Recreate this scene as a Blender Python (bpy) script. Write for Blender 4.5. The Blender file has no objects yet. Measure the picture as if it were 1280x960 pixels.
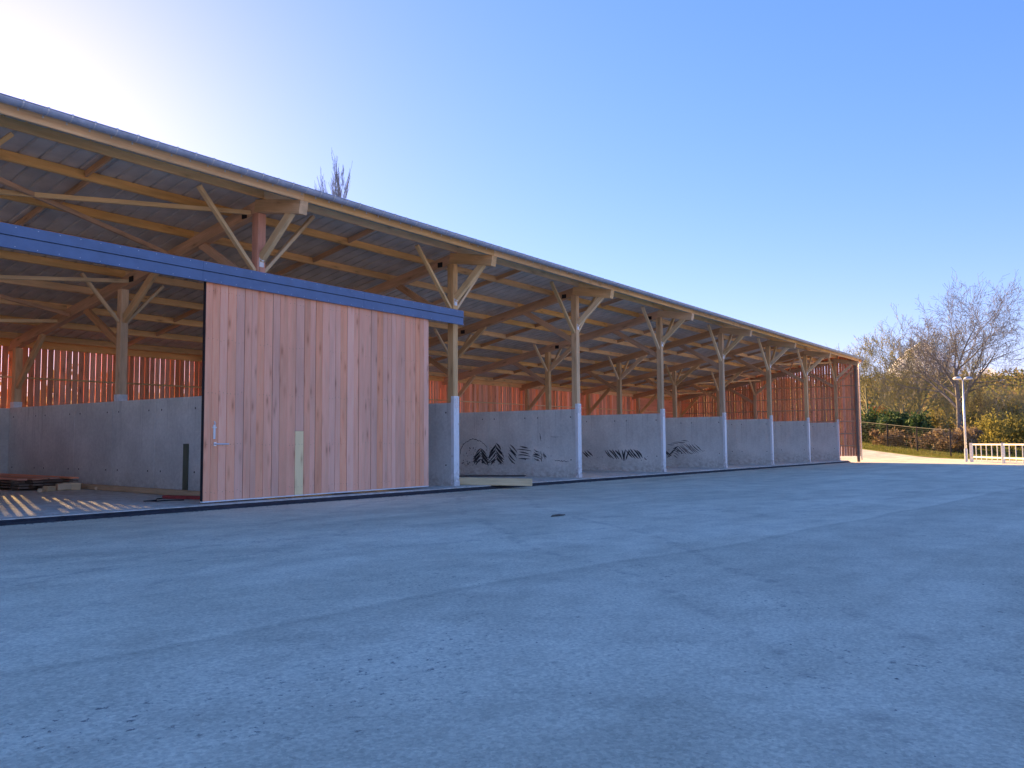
import bpy, math, random
from mathutils import Vector, Matrix, noise
random.seed(7)
sc = bpy.context.scene
COL = sc.collection
R_ = math.radians

# ---------------------------------------------------------------- camera
CAM = Vector((-14.418, -19.071, 1.6))
yaw, pitch, roll = 0.6255, 0.0678, -0.0071
fw = Vector((math.cos(yaw)*math.cos(pitch), math.sin(yaw)*math.cos(pitch), math.sin(pitch)))
rt = Vector((math.sin(yaw), -math.cos(yaw), 0)); up = rt.cross(fw)
r2 = rt*math.cos(roll)+up*math.sin(roll); u2 = -rt*math.sin(roll)+up*math.cos(roll)
cam = bpy.data.cameras.new("camera"); camo = bpy.data.objects.new("camera", cam); COL.objects.link(camo)
cam.sensor_width = 36; cam.lens = 1045.09/1280*36; cam.clip_end = 6000; cam.clip_start = 0.1
camo.matrix_world = Matrix(((r2.x, u2.x, -fw.x, CAM.x), (r2.y, u2.y, -fw.y, CAM.y), (r2.z, u2.z, -fw.z, CAM.z), (0, 0, 0, 1)))
sc.camera = camo

# ---------------------------------------------------------------- light
SUN_EL = 18.0
SUN_AZ = 20.3            # degrees from +Y towards +X
w = bpy.data.worlds.new("World"); sc.world = w; w.use_nodes = True
wn = w.node_tree; wn.nodes.clear()
sky = wn.nodes.new('ShaderNodeTexSky'); sky.sky_type = 'NISHITA'; sky.sun_disc = False
sky.sun_elevation = R_(SUN_EL); sky.sun_rotation = R_(SUN_AZ)
sky.altitude = 0; sky.air_density = 1.0; sky.dust_density = 0.25; sky.ozone_density = 4.6
bg = wn.nodes.new('ShaderNodeBackground'); bg.inputs[1].default_value = 0.106
wo = wn.nodes.new('ShaderNodeOutputWorld')
gm = wn.nodes.new('ShaderNodeGamma'); gm.inputs[1].default_value = 0.66
hs = wn.nodes.new('ShaderNodeHueSaturation'); hs.inputs['Saturation'].default_value = 1.36
ti = wn.nodes.new('ShaderNodeMix'); ti.data_type = 'RGBA'; ti.blend_type = 'MULTIPLY'; ti.inputs[0].default_value = 1.0
ti.inputs[7].default_value = (1.16, 0.855, 1.08, 1)
wn.links.new(sky.outputs[0], gm.inputs[0]); wn.links.new(gm.outputs[0], hs.inputs['Color'])
wn.links.new(hs.outputs[0], ti.inputs[6]); wn.links.new(ti.outputs[2], bg.inputs[0]); wn.links.new(bg.outputs[0], wo.inputs[0])
sl = bpy.data.lights.new("sun", 'SUN'); sl.energy = 5.0; sl.angle = R_(0.5); sl.color = (1.0, 0.62, 0.24)
so = bpy.data.objects.new("sun", sl); COL.objects.link(so)
sd = Vector((math.sin(R_(SUN_AZ))*math.cos(R_(SUN_EL)), math.cos(R_(SUN_AZ))*math.cos(R_(SUN_EL)), math.sin(R_(SUN_EL))))
so.rotation_euler = sd.to_track_quat('Z', 'Y').to_euler(); so.location = sd*60
sc.view_settings.view_transform = 'Standard'; sc.view_settings.look = 'None'
sc.view_settings.gamma = 1; sc.view_settings.use_curve_mapping = False
sc.view_settings.exposure = 2.0
sc.cycles.max_bounces = 14; sc.cycles.diffuse_bounces = 8; sc.cycles.sample_clamp_indirect = 8

# ---------------------------------------------------------------- helpers
def tag(o, label=None, cat=None, group=None, kind=None):
    if label: o['label'] = label
    if cat: o['category'] = cat
    if group: o['group'] = group
    if kind: o['kind'] = kind
    return o

def link(name, me, parent=None, loc=None, mat4=None):
    o = bpy.data.objects.new(name, me); COL.objects.link(o)
    if parent: o.parent = parent
    if mat4 is not None: o.matrix_local = mat4
    elif loc is not None: o.location = loc
    return o

def empty(name, loc=(0, 0, 0), rz=0.0):
    o = bpy.data.objects.new(name, None); COL.objects.link(o); o.location = loc; o.rotation_euler = (0, 0, rz)
    o.empty_display_size = 0.3
    return o

def mesh(name, vs, fs, m, smooth=False):
    me = bpy.data.meshes.new(name); me.from_pydata(vs, [], fs); me.materials.append(m)
    if smooth: me.polygons.foreach_set('use_smooth', [True]*len(me.polygons))
    me.update(); return me

class MB:
    def __init__(s): s.v = []; s.f = []
    def add(s, vs, fs):
        n = len(s.v); s.v += [tuple(v) for v in vs]; s.f += [tuple(i+n for i in f) for f in fs]
    def box(s, x0, x1, y0, y1, z0, z1, M=None):
        vs = [Vector(p) for p in ((x0,y0,z0),(x1,y0,z0),(x1,y1,z0),(x0,y1,z0),(x0,y0,z1),(x1,y0,z1),(x1,y1,z1),(x0,y1,z1))]
        if M is not None: vs = [M @ v for v in vs]
        s.add(vs, [(0,3,2,1),(4,5,6,7),(0,1,5,4),(1,2,6,5),(2,3,7,6),(3,0,4,7)])
    def timber(s, L, wd, h, M=None, c=0.012, segs=1):
        """bar along local x from 0..L, centred in y and z, chamfered long edges"""
        a, b = wd/2, h/2; c = min(c, a*.4, b*.4)
        pr = [(-a+c,-b),(a-c,-b),(a,-b+c),(a,b-c),(a-c,b),(-a+c,b),(-a,b-c),(-a,-b+c)]
        vs = []
        for i in range(segs+1): vs += [Vector((L*i/segs, y, z)) for y, z in pr]
        if M is not None: vs = [M @ v for v in vs]
        fs = [tuple(range(7, -1, -1)), tuple(range(8*segs, 8*segs+8))]
        for k in range(segs):
            for i in range(8):
                j = (i+1) % 8; fs.append((8*k+i, 8*k+j, 8*k+8+j, 8*k+8+i))
        s.add(vs, fs)
    def tube(s, pts, rs, n=6, cap=True):
        pts = [Vector(p) for p in pts]; m = len(pts); vs = []; fs = []; prev = None
        for i, p in enumerate(pts):
            t = (pts[min(i+1, m-1)]-pts[max(i-1, 0)]).normalized()
            if prev is None:
                a = Vector((0, 0, 1)) if abs(t.z) < .9 else Vector((1, 0, 0)); u = t.cross(a).normalized()
            else: u = (prev-t*prev.dot(t)).normalized()
            prev = u; v = t.cross(u); r = rs[i] if hasattr(rs, '__len__') else rs
            for k in range(n):
                an = 2*math.pi*k/n; vs.append(p+(u*math.cos(an)+v*math.sin(an))*r)
        for i in range(m-1):
            for k in range(n):
                k2 = (k+1) % n; fs.append((i*n+k, i*n+k2, (i+1)*n+k2, (i+1)*n+k))
        if cap: fs.append(tuple(range(n-1, -1, -1))); fs.append(tuple(range((m-1)*n, m*n)))
        s.add(vs, fs)
    def build(s, name, m, parent=None, loc=None, smooth=False):
        return link(name, mesh(name, s.v, s.f, m, smooth), parent, loc)

_tm = {}
def timber(name, p0, p1, wd, h, m, parent, roll_up=Vector((0, 0, 1)), c=0.012):
    """a timber from p0 to p1 (centre line); shares mesh data between equal sizes"""
    p0, p1 = Vector(p0), Vector(p1); L = round((p1-p0).length, 3)
    key = (L, wd, h, m.name, c)
    if key not in _tm:
        b = MB(); b.timber(L, wd, h, None, c); _tm[key] = mesh(name, b.v, b.f, m)
    x = (p1-p0).normalized(); y = roll_up.cross(x)
    y = Vector((0, 1, 0)) if y.length < 1e-4 else y.normalized()
    z = x.cross(y)
    M = Matrix(((x.x, y.x, z.x, p0.x), (x.y, y.y, z.y, p0.y), (x.z, y.z, z.z, p0.z), (0, 0, 0, 1)))
    return link(name, _tm[key], parent, None, M)

# ---------------------------------------------------------------- materials
def newmat(name):
    m = bpy.data.materials.new(name); m.use_nodes = True; t = m.node_tree
    b = t.nodes['Principled BSDF']; return m, t, b
def N(t, ty, **kw):
    n = t.nodes.new(ty)
    for k, v in kw.items(): setattr(n, k, v)
    return n
def ramp(t, stops, interp='LINEAR'):
    r = t.nodes.new('ShaderNodeValToRGB'); r.color_ramp.interpolation = interp
    e = r.color_ramp.elements
    while len(e) < len(stops): e.new(0.5)
    for el, (p, c) in zip(e, stops):
        el.position = p; el.color = (*c, 1) if len(c) == 3 else c
    return r
def g(v): return (v, v, v)
def mixrgb(t, a, b, fac, mode='MIX'):
    n = t.nodes.new('ShaderNodeMix'); n.data_type = 'RGBA'; n.blend_type = mode
    for s_, v in ((6, a), (7, b), (0, fac)):
        if isinstance(v, (int, float)): n.inputs[s_].default_value = v
        elif isinstance(v, tuple): n.inputs[s_].default_value = (*v, 1) if len(v) == 3 else v
        else: t.links.new(v, n.inputs[s_])
    return n.outputs[2]
def noise_n(t, vec, scale, detail=4, rough=.6, dist=0):
    n = t.nodes.new('ShaderNodeTexNoise'); n.inputs['Scale'].default_value = scale
    n.inputs['Detail'].default_value = detail; n.inputs['Roughness'].default_value = rough
    n.inputs['Distortion'].default_value = dist
    t.links.new(vec, n.inputs['Vector']); return n.outputs['Fac']
def mapping(t, vec, scale=(1, 1, 1), loc=(0, 0, 0), rot=(0, 0, 0)):
    n = t.nodes.new('ShaderNodeMapping'); n.inputs['Scale'].default_value = scale
    n.inputs['Location'].default_value = loc; n.inputs['Rotation'].default_value = rot
    t.links.new(vec, n.inputs['Vector']); return n.outputs['Vector']
def bump(t, b, h, s=.3, d=.01):
    n = t.nodes.new('ShaderNodeBump'); n.inputs['Strength'].default_value = s; n.inputs['Distance'].default_value = d
    t.links.new(h, n.inputs['Height']); t.links.new(n.outputs[0], b.inputs['Normal'])

def wood(name, c1, c2, knot=(.1, .05, .03), vary=.35, kn=.9, lo=.72, sat=(.85, 1.12)):
    """grain runs along the object's local x; every object gets its own offset and tone"""
    m, t, b = newmat(name)
    tc = N(t, 'ShaderNodeTexCoord'); oi = N(t, 'ShaderNodeObjectInfo')
    ofs = N(t, 'ShaderNodeVectorMath', operation='SCALE'); ofs.inputs[0].default_value = (91, 57, 33)
    t.links.new(oi.outputs['Random'], ofs.inputs['Scale'])
    ad = N(t, 'ShaderNodeVectorMath', operation='ADD'); t.links.new(tc.outputs['Object'], ad.inputs[0]); t.links.new(ofs.outputs[0], ad.inputs[1])
    v = ad.outputs[0]
    fine = noise_n(t, mapping(t, v, (1.2, 26, 26)), 1.5, 6, .65, .4)
    wide = noise_n(t, mapping(t, v, (.5, 3.5, 3.5)), 1.0, 3, .55)
    r = ramp(t, [(.25, c1), (.75, c2)]); t.links.new(fine, r.inputs[0])
    r2_ = ramp(t, [(.3, g(lo)), (.7, g(1.08))]); t.links.new(wide, r2_.inputs[0])
    c = mixrgb(t, r.outputs[0], r2_.outputs[0], 1.0, 'MULTIPLY')
    vo = N(t, 'ShaderNodeTexVoronoi'); vo.inputs['Scale'].default_value = 1.0
    t.links.new(mapping(t, v, (1.1, 4.4, 4.4)), vo.inputs['Vector'])
    kr = ramp(t, [(.0, g(1)), (.07, g(.8)), (.13, g(.35)), (.30, g(0))]); t.links.new(vo.outputs['Distance'], kr.inputs[0])
    kf = N(t, 'ShaderNodeMath', operation='MULTIPLY'); kf.inputs[1].default_value = kn; t.links.new(kr.outputs[0], kf.inputs[0])
    c = mixrgb(t, c, knot, kf.outputs[0])
    hv = N(t, 'ShaderNodeHueSaturation')
    mr = N(t, 'ShaderNodeMapRange'); mr.inputs[3].default_value = 1-vary; mr.inputs[4].default_value = 1+vary*.6
    t.links.new(oi.outputs['Random'], mr.inputs[0]); t.links.new(mr.outputs[0], hv.inputs['Value'])
    rr = N(t, 'ShaderNodeMath', operation='MULTIPLY'); rr.inputs[1].default_value = 7.31; t.links.new(oi.outputs['Random'], rr.inputs[0])
    fr = N(t, 'ShaderNodeMath', operation='FRACT'); t.links.new(rr.outputs[0], fr.inputs[0])
    ms = N(t, 'ShaderNodeMapRange'); ms.inputs[3].default_value = sat[0]; ms.inputs[4].default_value = sat[1]
    t.links.new(fr.outputs[0], ms.inputs[0]); t.links.new(ms.outputs[0], hv.inputs['Saturation'])
    t.links.new(c, hv.inputs['Color']); t.links.new(hv.outputs[0], b.inputs['Base Color'])
    b.inputs['Roughness'].default_value = .78; b.inputs['Specular IOR Level'].default_value = .25
    bump(t, b, fine, .25, .004)
    return m

M = {}
M['frame'] = wood('glulam_timber', (.68, .44, .23), (.88, .61, .35), (.28, .14, .07), .22, .7)
M['purlin'] = wood('purlin_timber', (.92, .54, .23), (1.0, .68, .33), (.32, .16, .07), .16, .7)
M['rafter'] = wood('rafter_timber', (.58, .34, .19), (.78, .48, .28), (.1, .05, .03), .15, .6)
M['brace'] = wood('brace_timber', (.84, .60, .33), (.97, .74, .44), (.2, .1, .05), .2, .6)
M['door'] = wood('door_board', (.99, .43, .275), (1.0, .55, .36), (.50, .17, .09), .13, .75, .86, (.9, 1.12))
M['door_pale'] = wood('pale_door_board', (.95, .70, .36), (1.0, .78, .43), (.5, .22, .1), .03, .8, .93, (.98, 1.0))
M['slat'] = wood('slat_board', (.88, .37, .22), (1.0, .48, .29), (.3, .09, .05), .30, .7, .82)
M['red_post'] = wood('red_brown_post', (.62, .27, .17), (.80, .38, .25), (.25, .09, .05), .1, .6)
M['old_and_silhouette'] = wood('weathered_and_silhouette_board', (.20, .14, .10), (.34, .25, .19), (.08, .05, .03), .3, .6)
M['green_wood'] = wood('treated_board', (.10, .11, .07), (.17, .18, .12), (.05, .05, .03), .1, .4)
M['ramp'] = wood('ramp_beam', (.86, .62, .30), (.98, .76, .42), (.3, .17, .09), .1, .4)

def simple(name, col, rough=.6, metal=0, nscale=8, amt=.25, bmp=0, spec=.4):
    m, t, b = newmat(name); tc = N(t, 'ShaderNodeTexCoord')
    f = noise_n(t, tc.outputs['Object'], nscale, 5)
    r = ramp(t, [(.3, tuple(x*(1-amt) for x in col)), (.7, tuple(min(1, x*(1+amt)) for x in col))])
    t.links.new(f, r.inputs[0]); t.links.new(r.outputs[0], b.inputs['Base Color'])
    b.inputs['Roughness'].default_value = rough; b.inputs['Metallic'].default_value = metal
    b.inputs['Specular IOR Level'].default_value = spec
    if bmp: bump(t, b, f, bmp, .01)
    return m
M['zinc'] = simple('zinc_gutter', (.40, .46, .58), .42, .35, 5, .2)
M['zinc_light'] = simple('bright_bracket', (.62, .64, .68), .4, .6, 9, .1)
M['pale_bark'] = simple('sky_washed_bark', (.22, .25, .31), .9, 0, 3, .2)
M['galv'] = simple('galvanised_steel', (.86, .87, .88), .5, .0, 14, .12)
M['blue'] = simple('blue_grey_sheet', (.105, .18, .34), .45, .0, 2.5, .12, 0, .5)
def scuffed():
    m, t, b = newmat('scuffed_steel'); tc = N(t, 'ShaderNodeTexCoord'); o = tc.outputs['Object']
    n1 = noise_n(t, mapping(t, o, (6, 6, 2.2)), 2, 6, .7); r = ramp(t, [(.35, (.88, .88, .88)), (.62, (.80, .80, .79)), (.72, (.50, .47, .42))]); t.links.new(n1, r.inputs[0])
    sp = N(t, 'ShaderNodeSeparateXYZ'); t.links.new(o, sp.inputs[0]); mz = N(t, 'ShaderNodeMapRange'); mz.inputs[1].default_value = .9; mz.inputs[2].default_value = -.1; mz.inputs[3].default_value = 0; mz.inputs[4].default_value = .8
    t.links.new(sp.outputs['Z'], mz.inputs[0]); n2 = noise_n(t, o, 7, 6, .7); r2_ = ramp(t, [(.42, g(0)), (.6, g(1))]); t.links.new(n2, r2_.inputs[0])
    mu = N(t, 'ShaderNodeMath', operation='MULTIPLY'); t.links.new(mz.outputs[0], mu.inputs[0]); t.links.new(r2_.outputs[0], mu.inputs[1])
    t.links.new(mixrgb(t, r.outputs[0], (.30, .26, .22), mu.outputs[0]), b.inputs['Base Color']); b.inputs['Roughness'].default_value = .5; return m
M['scuffed'] = scuffed()
M['black'] = simple('black_metal', (.02, .02, .025), .5, .2, 6, .3)
M['sheet'] = simple('roof_sheet_metal', (.58, .53, .48), .6, .0, 1.3, .18, 0, .3)
M['white'] = simple('white_paint', (.78, .77, .74), .5, 0, 5, .08)
M['chrome'] = simple('satin_steel', (.75, .75, .77), .3, .6, 20, .05)
M['red'] = simple('red_board', (.35, .05, .045), .6, 0, 6, .3)
M['mud'] = simple('dark_mud', (.075, .075, .08), .9, 0, 30, .5)
M['stone'] = simple('loose_stone', (.2, .2, .19), .9, 0, 40, .5, .3)
M['hole'] = simple('tie_hole', (.02, .02, .02), .9)
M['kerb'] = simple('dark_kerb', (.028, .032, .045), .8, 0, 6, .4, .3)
M['bark'] = simple('bark', (.21, .195, .18), .9, 0, 3, .4, .4)
M['bark_pale'] = simple('pale_twigs', (.26, .25, .15), .9, 0, 2, .3)
M['bark_dark'] = simple('dark_bark', (.11, .095, .08), .9, 0, 3, .4)

def concrete(name, base, streak=.5):
    m, t, b = newmat(name); tc = N(t, 'ShaderNodeTexCoord'); o = tc.outputs['Object']
    a = noise_n(t, o, .7, 5, .6); f = noise_n(t, o, 9, 8, .7)
    r = ramp(t, [(.3, tuple(x*.82 for x in base)), (.7, tuple(x*1.12 for x in base))]); t.links.new(a, r.inputs[0])
    r_ = ramp(t, [(.3, g(.86)), (.7, g(1.08))]); t.links.new(f, r_.inputs[0])
    c = mixrgb(t, r.outputs[0], r_.outputs[0], 1, 'MULTIPLY')
    # drips that start at the top edge and run down
    dr = noise_n(t, mapping(t, o, (3.5, 3.5, .16)), 1.6, 4, .7)
    dr2 = ramp(t, [(.56, g(0)), (.66, g(1))]); t.links.new(dr, dr2.inputs[0])
    sp = N(t, 'ShaderNodeSeparateXYZ'); t.links.new(o, sp.inputs[0])
    mz = N(t, 'ShaderNodeMapRange'); mz.inputs[1].default_value = 1.0; mz.inputs[2].default_value = 3.0
    t.links.new(sp.outputs['Z'], mz.inputs[0])
    mu = N(t, 'ShaderNodeMath', operation='MULTIPLY'); t.links.new(dr2.outputs[0], mu.inputs[0]); t.links.new(mz.outputs[0], mu.inputs[1])
    mu2 = N(t, 'ShaderNodeMath', operation='MULTIPLY'); mu2.inputs[1].default_value = streak; t.links.new(mu.outputs[0], mu2.inputs[0])
    c = mixrgb(t, c, tuple(x*.45 for x in base), mu2.outputs[0])
    # splash dirt near the floor
    lo = N(t, 'ShaderNodeMapRange'); lo.inputs[1].default_value = .75; lo.inputs[2].default_value = .05
    t.links.new(sp.outputs['Z'], lo.inputs[0])
    ln = noise_n(t, mapping(t, o, (2, 2, 3)), 2, 6, .7); lr = ramp(t, [(.42, g(0)), (.62, g(.6))]); t.links.new(ln, lr.inputs[0])
    lm = N(t, 'ShaderNodeMath', operation='MULTIPLY'); t.links.new(lr.outputs[0], lm.inputs[0]); t.links.new(lo.outputs[0], lm.inputs[1])
    c = mixrgb(t, c, (base[0]*.5, base[1]*.46, base[2]*.42), lm.outputs[0])
    t.links.new(c, b.inputs['Base Color']); b.inputs['Roughness'].default_value = .8
    b.inputs['Specular IOR Level'].default_value = .3
    bump(t, b, f, .2, .004); return m
M['conc'] = concrete('cast_concrete', (.78, .77, .71))
M['slab'] = concrete('slab_concrete', (.74, .72, .65), 0)

def asphalt():
    m, t, b = newmat('asphalt'); tc = N(t, 'ShaderNodeTexCoord'); o = tc.outputs['Object']
    big = noise_n(t, mapping(t, o, (.7, 1.3, 1), (0, 0, 0), (0, 0, -.2)), .24, 5, .6, .8)
    med = noise_n(t, mapping(t, o, (.8, 1.0, 1), (0, 0, 0), (0, 0, .5)), 1.3, 6, .65)
    fin = noise_n(t, o, 28, 6, .75)
    ag = N(t, 'ShaderNodeTexVoronoi'); ag.inputs['Scale'].default_value = 70; t.links.new(o, ag.inputs['Vector'])
    r = ramp(t, [(.30, (.60, .555, .42)), (.5, (.70, .65, .50)), (.68, (.80, .745, .58))]); t.links.new(big, r.inputs[0])
    rm = ramp(t, [(.26, g(.80)), (.5, g(1)), (.74, g(1.15))]); t.links.new(med, rm.inputs[0])
    c = mixrgb(t, r.outputs[0], rm.outputs[0], 1, 'MULTIPLY')
    rf = ramp(t, [(.3, g(.80)), (.7, g(1.17))]); t.links.new(fin, rf.inputs[0])
    c = mixrgb(t, c, rf.outputs[0], 1, 'MULTIPLY')
    agc = N(t, 'ShaderNodeTexVoronoi'); agc.inputs['Scale'].default_value = 42; t.links.new(o, agc.inputs['Vector'])
    ags = N(t, 'ShaderNodeSeparateColor'); t.links.new(agc.outputs['Color'], ags.inputs[0])
    agr = ramp(t, [(0, g(.85)), (.5, g(1)), (1, g(1.12))]); t.links.new(ags.outputs[0], agr.inputs[0])
    c = mixrgb(t, c, agr.outputs[0], 1, 'MULTIPLY')
    # broken tyre tracks crossing the foreground
    for nx, ny, cc in ((.73, -.68, 5.55), (.73, -.68, 7.3), (.25, .97, -10.6), (.25, .97, -8.9), (-.45, .89, -4.9), (-.45, .89, -3.2)):
        dt = N(t, 'ShaderNodeVectorMath', operation='DOT_PRODUCT'); dt.inputs[1].default_value = (nx, ny, 0); t.links.new(o, dt.inputs[0])
        wn_ = noise_n(t, mapping(t, o, (.12, .12, 1), (cc, 3, 0)), 1, 2, .5)
        ma = N(t, 'ShaderNodeMath', operation='MULTIPLY_ADD'); ma.inputs[1].default_value = 3.0; t.links.new(wn_, ma.inputs[0]); t.links.new(dt.outputs['Value'], ma.inputs[2])
        sb = N(t, 'ShaderNodeMath', operation='SUBTRACT'); sb.inputs[1].default_value = cc+1.5; t.links.new(ma.outputs[0], sb.inputs[0])
        ab = N(t, 'ShaderNodeMath', operation='ABSOLUTE'); t.links.new(sb.outputs[0], ab.inputs[0])
        mr_ = N(t, 'ShaderNodeMapRange'); mr_.inputs[1].default_value = .16; mr_.inputs[2].default_value = .05; t.links.new(ab.outputs[0], mr_.inputs[0])
        bn = noise_n(t, mapping(t, o, (1, 1, 1), (cc, 0, 0)), 3.2, 5, .8); br_ = ramp(t, [(.48, g(0)), (.62, g(.38))]); t.links.new(bn, br_.inputs[0])
        mm = N(t, 'ShaderNodeMath', operation='MULTIPLY'); t.links.new(mr_.outputs[0], mm.inputs[0]); t.links.new(br_.outputs[0], mm.inputs[1])
        c = mixrgb(t, c, (.20, .19, .18), mm.outputs[0])
    # long soft wheel streaks crossing the yard
    st = noise_n(t, mapping(t, o, (.05, .9, 1), (3, 1, 0), (0, 0, -.12)), 1.0, 5, .6, .3)
    rs = ramp(t, [(.38, g(.94)), (.5, g(1)), (.66, g(1.05))]); t.links.new(st, rs.inputs[0])
    c = mixrgb(t, c, rs.outputs[0], 1, 'MULTIPLY')
    # paving seam: a soft dark band and a slightly different tone beyond it
    sw = N(t, 'ShaderNodeVectorMath', operation='DOT_PRODUCT'); sw.inputs[1].default_value = (.12, 1, 0); t.links.new(o, sw.inputs[0])
    wob = noise_n(t, mapping(t, o, (.09, .09, 1), (2, 8, 0)), 1.0, 3, .5)
    wa = N(t, 'ShaderNodeMath', operation='MULTIPLY_ADD'); wa.inputs[1].default_value = 2.2; t.links.new(wob, wa.inputs[0]); t.links.new(sw.outputs['Value'], wa.inputs[2])
    sm = N(t, 'ShaderNodeMapRange'); sm.inputs[1].default_value = -14.2+1.1-.8; sm.inputs[2].default_value = -14.2+1.1+.8; t.links.new(wa.outputs[0], sm.inputs[0])
    sr = ramp(t, [(0, g(.93)), (.44, g(.90)), (.52, g(.82)), (.60, g(1.05)), (1, g(1.02))]); t.links.new(sm.outputs[0], sr.inputs[0])
    c = mixrgb(t, c, sr.outputs[0], 1, 'MULTIPLY')
    # clustered fine dark crumbs
    d1 = noise_n(t, mapping(t, o, (1, 1, 1), (5, 2, 0)), 13, 4, .7); e1 = ramp(t, [(.60, g(0)), (.66, g(1))]); t.links.new(d1, e1.inputs[0])
    d2 = noise_n(t, o, .45, 4, .6); e2 = ramp(t, [(.50, g(.12)), (.66, g(.85))]); t.links.new(d2, e2.inputs[0])
    c = mixrgb(t, c, (.12, .13, .13), mixrgb(t, e1.outputs[0], e2.outputs[0], 1, 'MULTIPLY'))
    # scattered dark spots and pale grains
    dk = noise_n(t, mapping(t, o, (1, 1, 1), (9, 4, 0)), 3.6, 8, .8); rd = ramp(t, [(.62, g(0)), (.70, g(.75))]); t.links.new(dk, rd.inputs[0])
    c = mixrgb(t, c, (.10, .095, .09), rd.outputs[0])
    vp = N(t, 'ShaderNodeTexVoronoi'); vp.inputs['Scale'].default_value = 7; t.links.new(o, vp.inputs['Vector'])
    rp = ramp(t, [(.0, g(1)), (.05, g(.6)), (.08, g(0))]); t.links.new(vp.outputs['Distance'], rp.inputs[0])
    vm = N(t, 'ShaderNodeMath', operation='GREATER_THAN'); vm.inputs[1].default_value = .72
    sx = N(t, 'ShaderNodeSeparateColor'); t.links.new(vp.outputs['Color'], sx.inputs[0]); t.links.new(sx.outputs[0], vm.inputs[0])
    pm = N(t, 'ShaderNodeMath', operation='MULTIPLY'); t.links.new(rp.outputs[0], pm.inputs[0]); t.links.new(vm.outputs[0], pm.inputs[1])
    c = mixrgb(t, c, (.5, .47, .43), pm.outputs[0])
    # rusty dust patch
    rn = noise_n(t, mapping(t, o, (.5, .9, 1), (21, 7, 0)), .8, 5, .7); rr = ramp(t, [(.66, g(0)), (.78, g(.35))]); t.links.new(rn, rr.inputs[0])
    c = mixrgb(t, c, (.30, .19, .14), rr.outputs[0])
    t.links.new(c, b.inputs['Base Color']); b.inputs['Roughness'].default_value = .82; b.inputs['Specular IOR Level'].default_value = .35
    h = N(t, 'ShaderNodeMath', operation='ADD'); t.links.new(fin, h.inputs[0]); t.links.new(ag.outputs['Distance'], h.inputs[1])
    bump(t, b, h.outputs[0], .55, .012); return m
M['asphalt'] = asphalt()

def ground_mat(name, stops, sc1=.3, sc2=4):
    m, t, b = newmat(name); tc = N(t, 'ShaderNodeTexCoord'); o = tc.outputs['Object']
    a = noise_n(t, o, sc1, 6, .65); f = noise_n(t, o, sc2, 6, .7)
    r = ramp(t, stops); t.links.new(a, r.inputs[0]); rf = ramp(t, [(.3, g(.7)), (.7, g(1.3))]); t.links.new(f, rf.inputs[0])
    t.links.new(mixrgb(t, r.outputs[0], rf.outputs[0], 1, 'MULTIPLY'), b.inputs['Base Color'])
    b.inputs['Roughness'].default_value = .95; b.inputs['Specular IOR Level'].default_value = .1
    bump(t, b, f, .5, .05); return m
M['field'] = ground_mat('rough_grassland', [(.3, (.06, .07, .025)), (.5, (.10, .085, .035)), (.7, (.05, .065, .02))], .06, 1.2)
M['grass'] = ground_mat('mown_grass', [(.3, (.10, .13, .02)), (.55, (.17, .18, .035)), (.75, (.09, .11, .02))], .9, 14)

def leafmat(name, stops, trans=.25):
    m, t, b = newmat(name); gi = N(t, 'ShaderNodeNewGeometry')
    r = ramp(t, stops); t.links.new(gi.outputs['Random Per Island'], r.inputs[0])
    t.links.new(r.outputs[0], b.inputs['Base Color']); b.inputs['Roughness'].default_value = .7
    b.inputs['Specular IOR Level'].default_value = .2
    tr = N(t, 'ShaderNodeBsdfTranslucent'); t.links.new(r.outputs[0], tr.inputs[0])
    mx = N(t, 'ShaderNodeMixShader'); mx.inputs[0].default_value = trans
    t.links.new(b.outputs[0], mx.inputs[1]); t.links.new(tr.outputs[0], mx.inputs[2])
    t.links.new(mx.outputs[0], t.nodes['Material Output'].inputs[0]); return m
M['ivy'] = leafmat('dark_green_leaves', [(0, (.03, .065, .025)), (.5, (.06, .12, .045)), (1, (.12, .18, .08))], .25)
M['dry'] = leafmat('dry_stems', [(0, (.22, .15, .09)), (.5, (.32, .24, .15)), (1, (.16, .11, .07))])
M['yellow'] = leafmat('yellow_green_leaves', [(0, (.24, .23, .06)), (.5, (.36, .32, .09)), (1, (.22, .20, .07))], .5)
M['olive'] = leafmat('olive_spring_leaves', [(0, (.16, .16, .045)), (.4, (.26, .22, .07)), (.7, (.19, .15, .07)), (1, (.30, .27, .07))], .45)
M['farwood'] = leafmat('far_wood_leaves', [(0, (.14, .16, .05)), (.4, (.22, .20, .08)), (.7, (.24, .17, .09)), (1, (.19, .21, .07))], .4)
M['spring'] = leafmat('spring_buds', [(0, (.30, .30, .09)), (.5, (.42, .38, .14)), (1, (.24, .22, .09))], .5)
M['rust'] = leafmat('russet_leaves', [(0, (.22, .08, .03)), (1, (.30, .13, .05))], .3)
M['blade'] = leafmat('grass_blades', [(0, (.10, .13, .02)), (.6, (.19, .19, .04)), (1, (.24, .20, .07))], .3)

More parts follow.
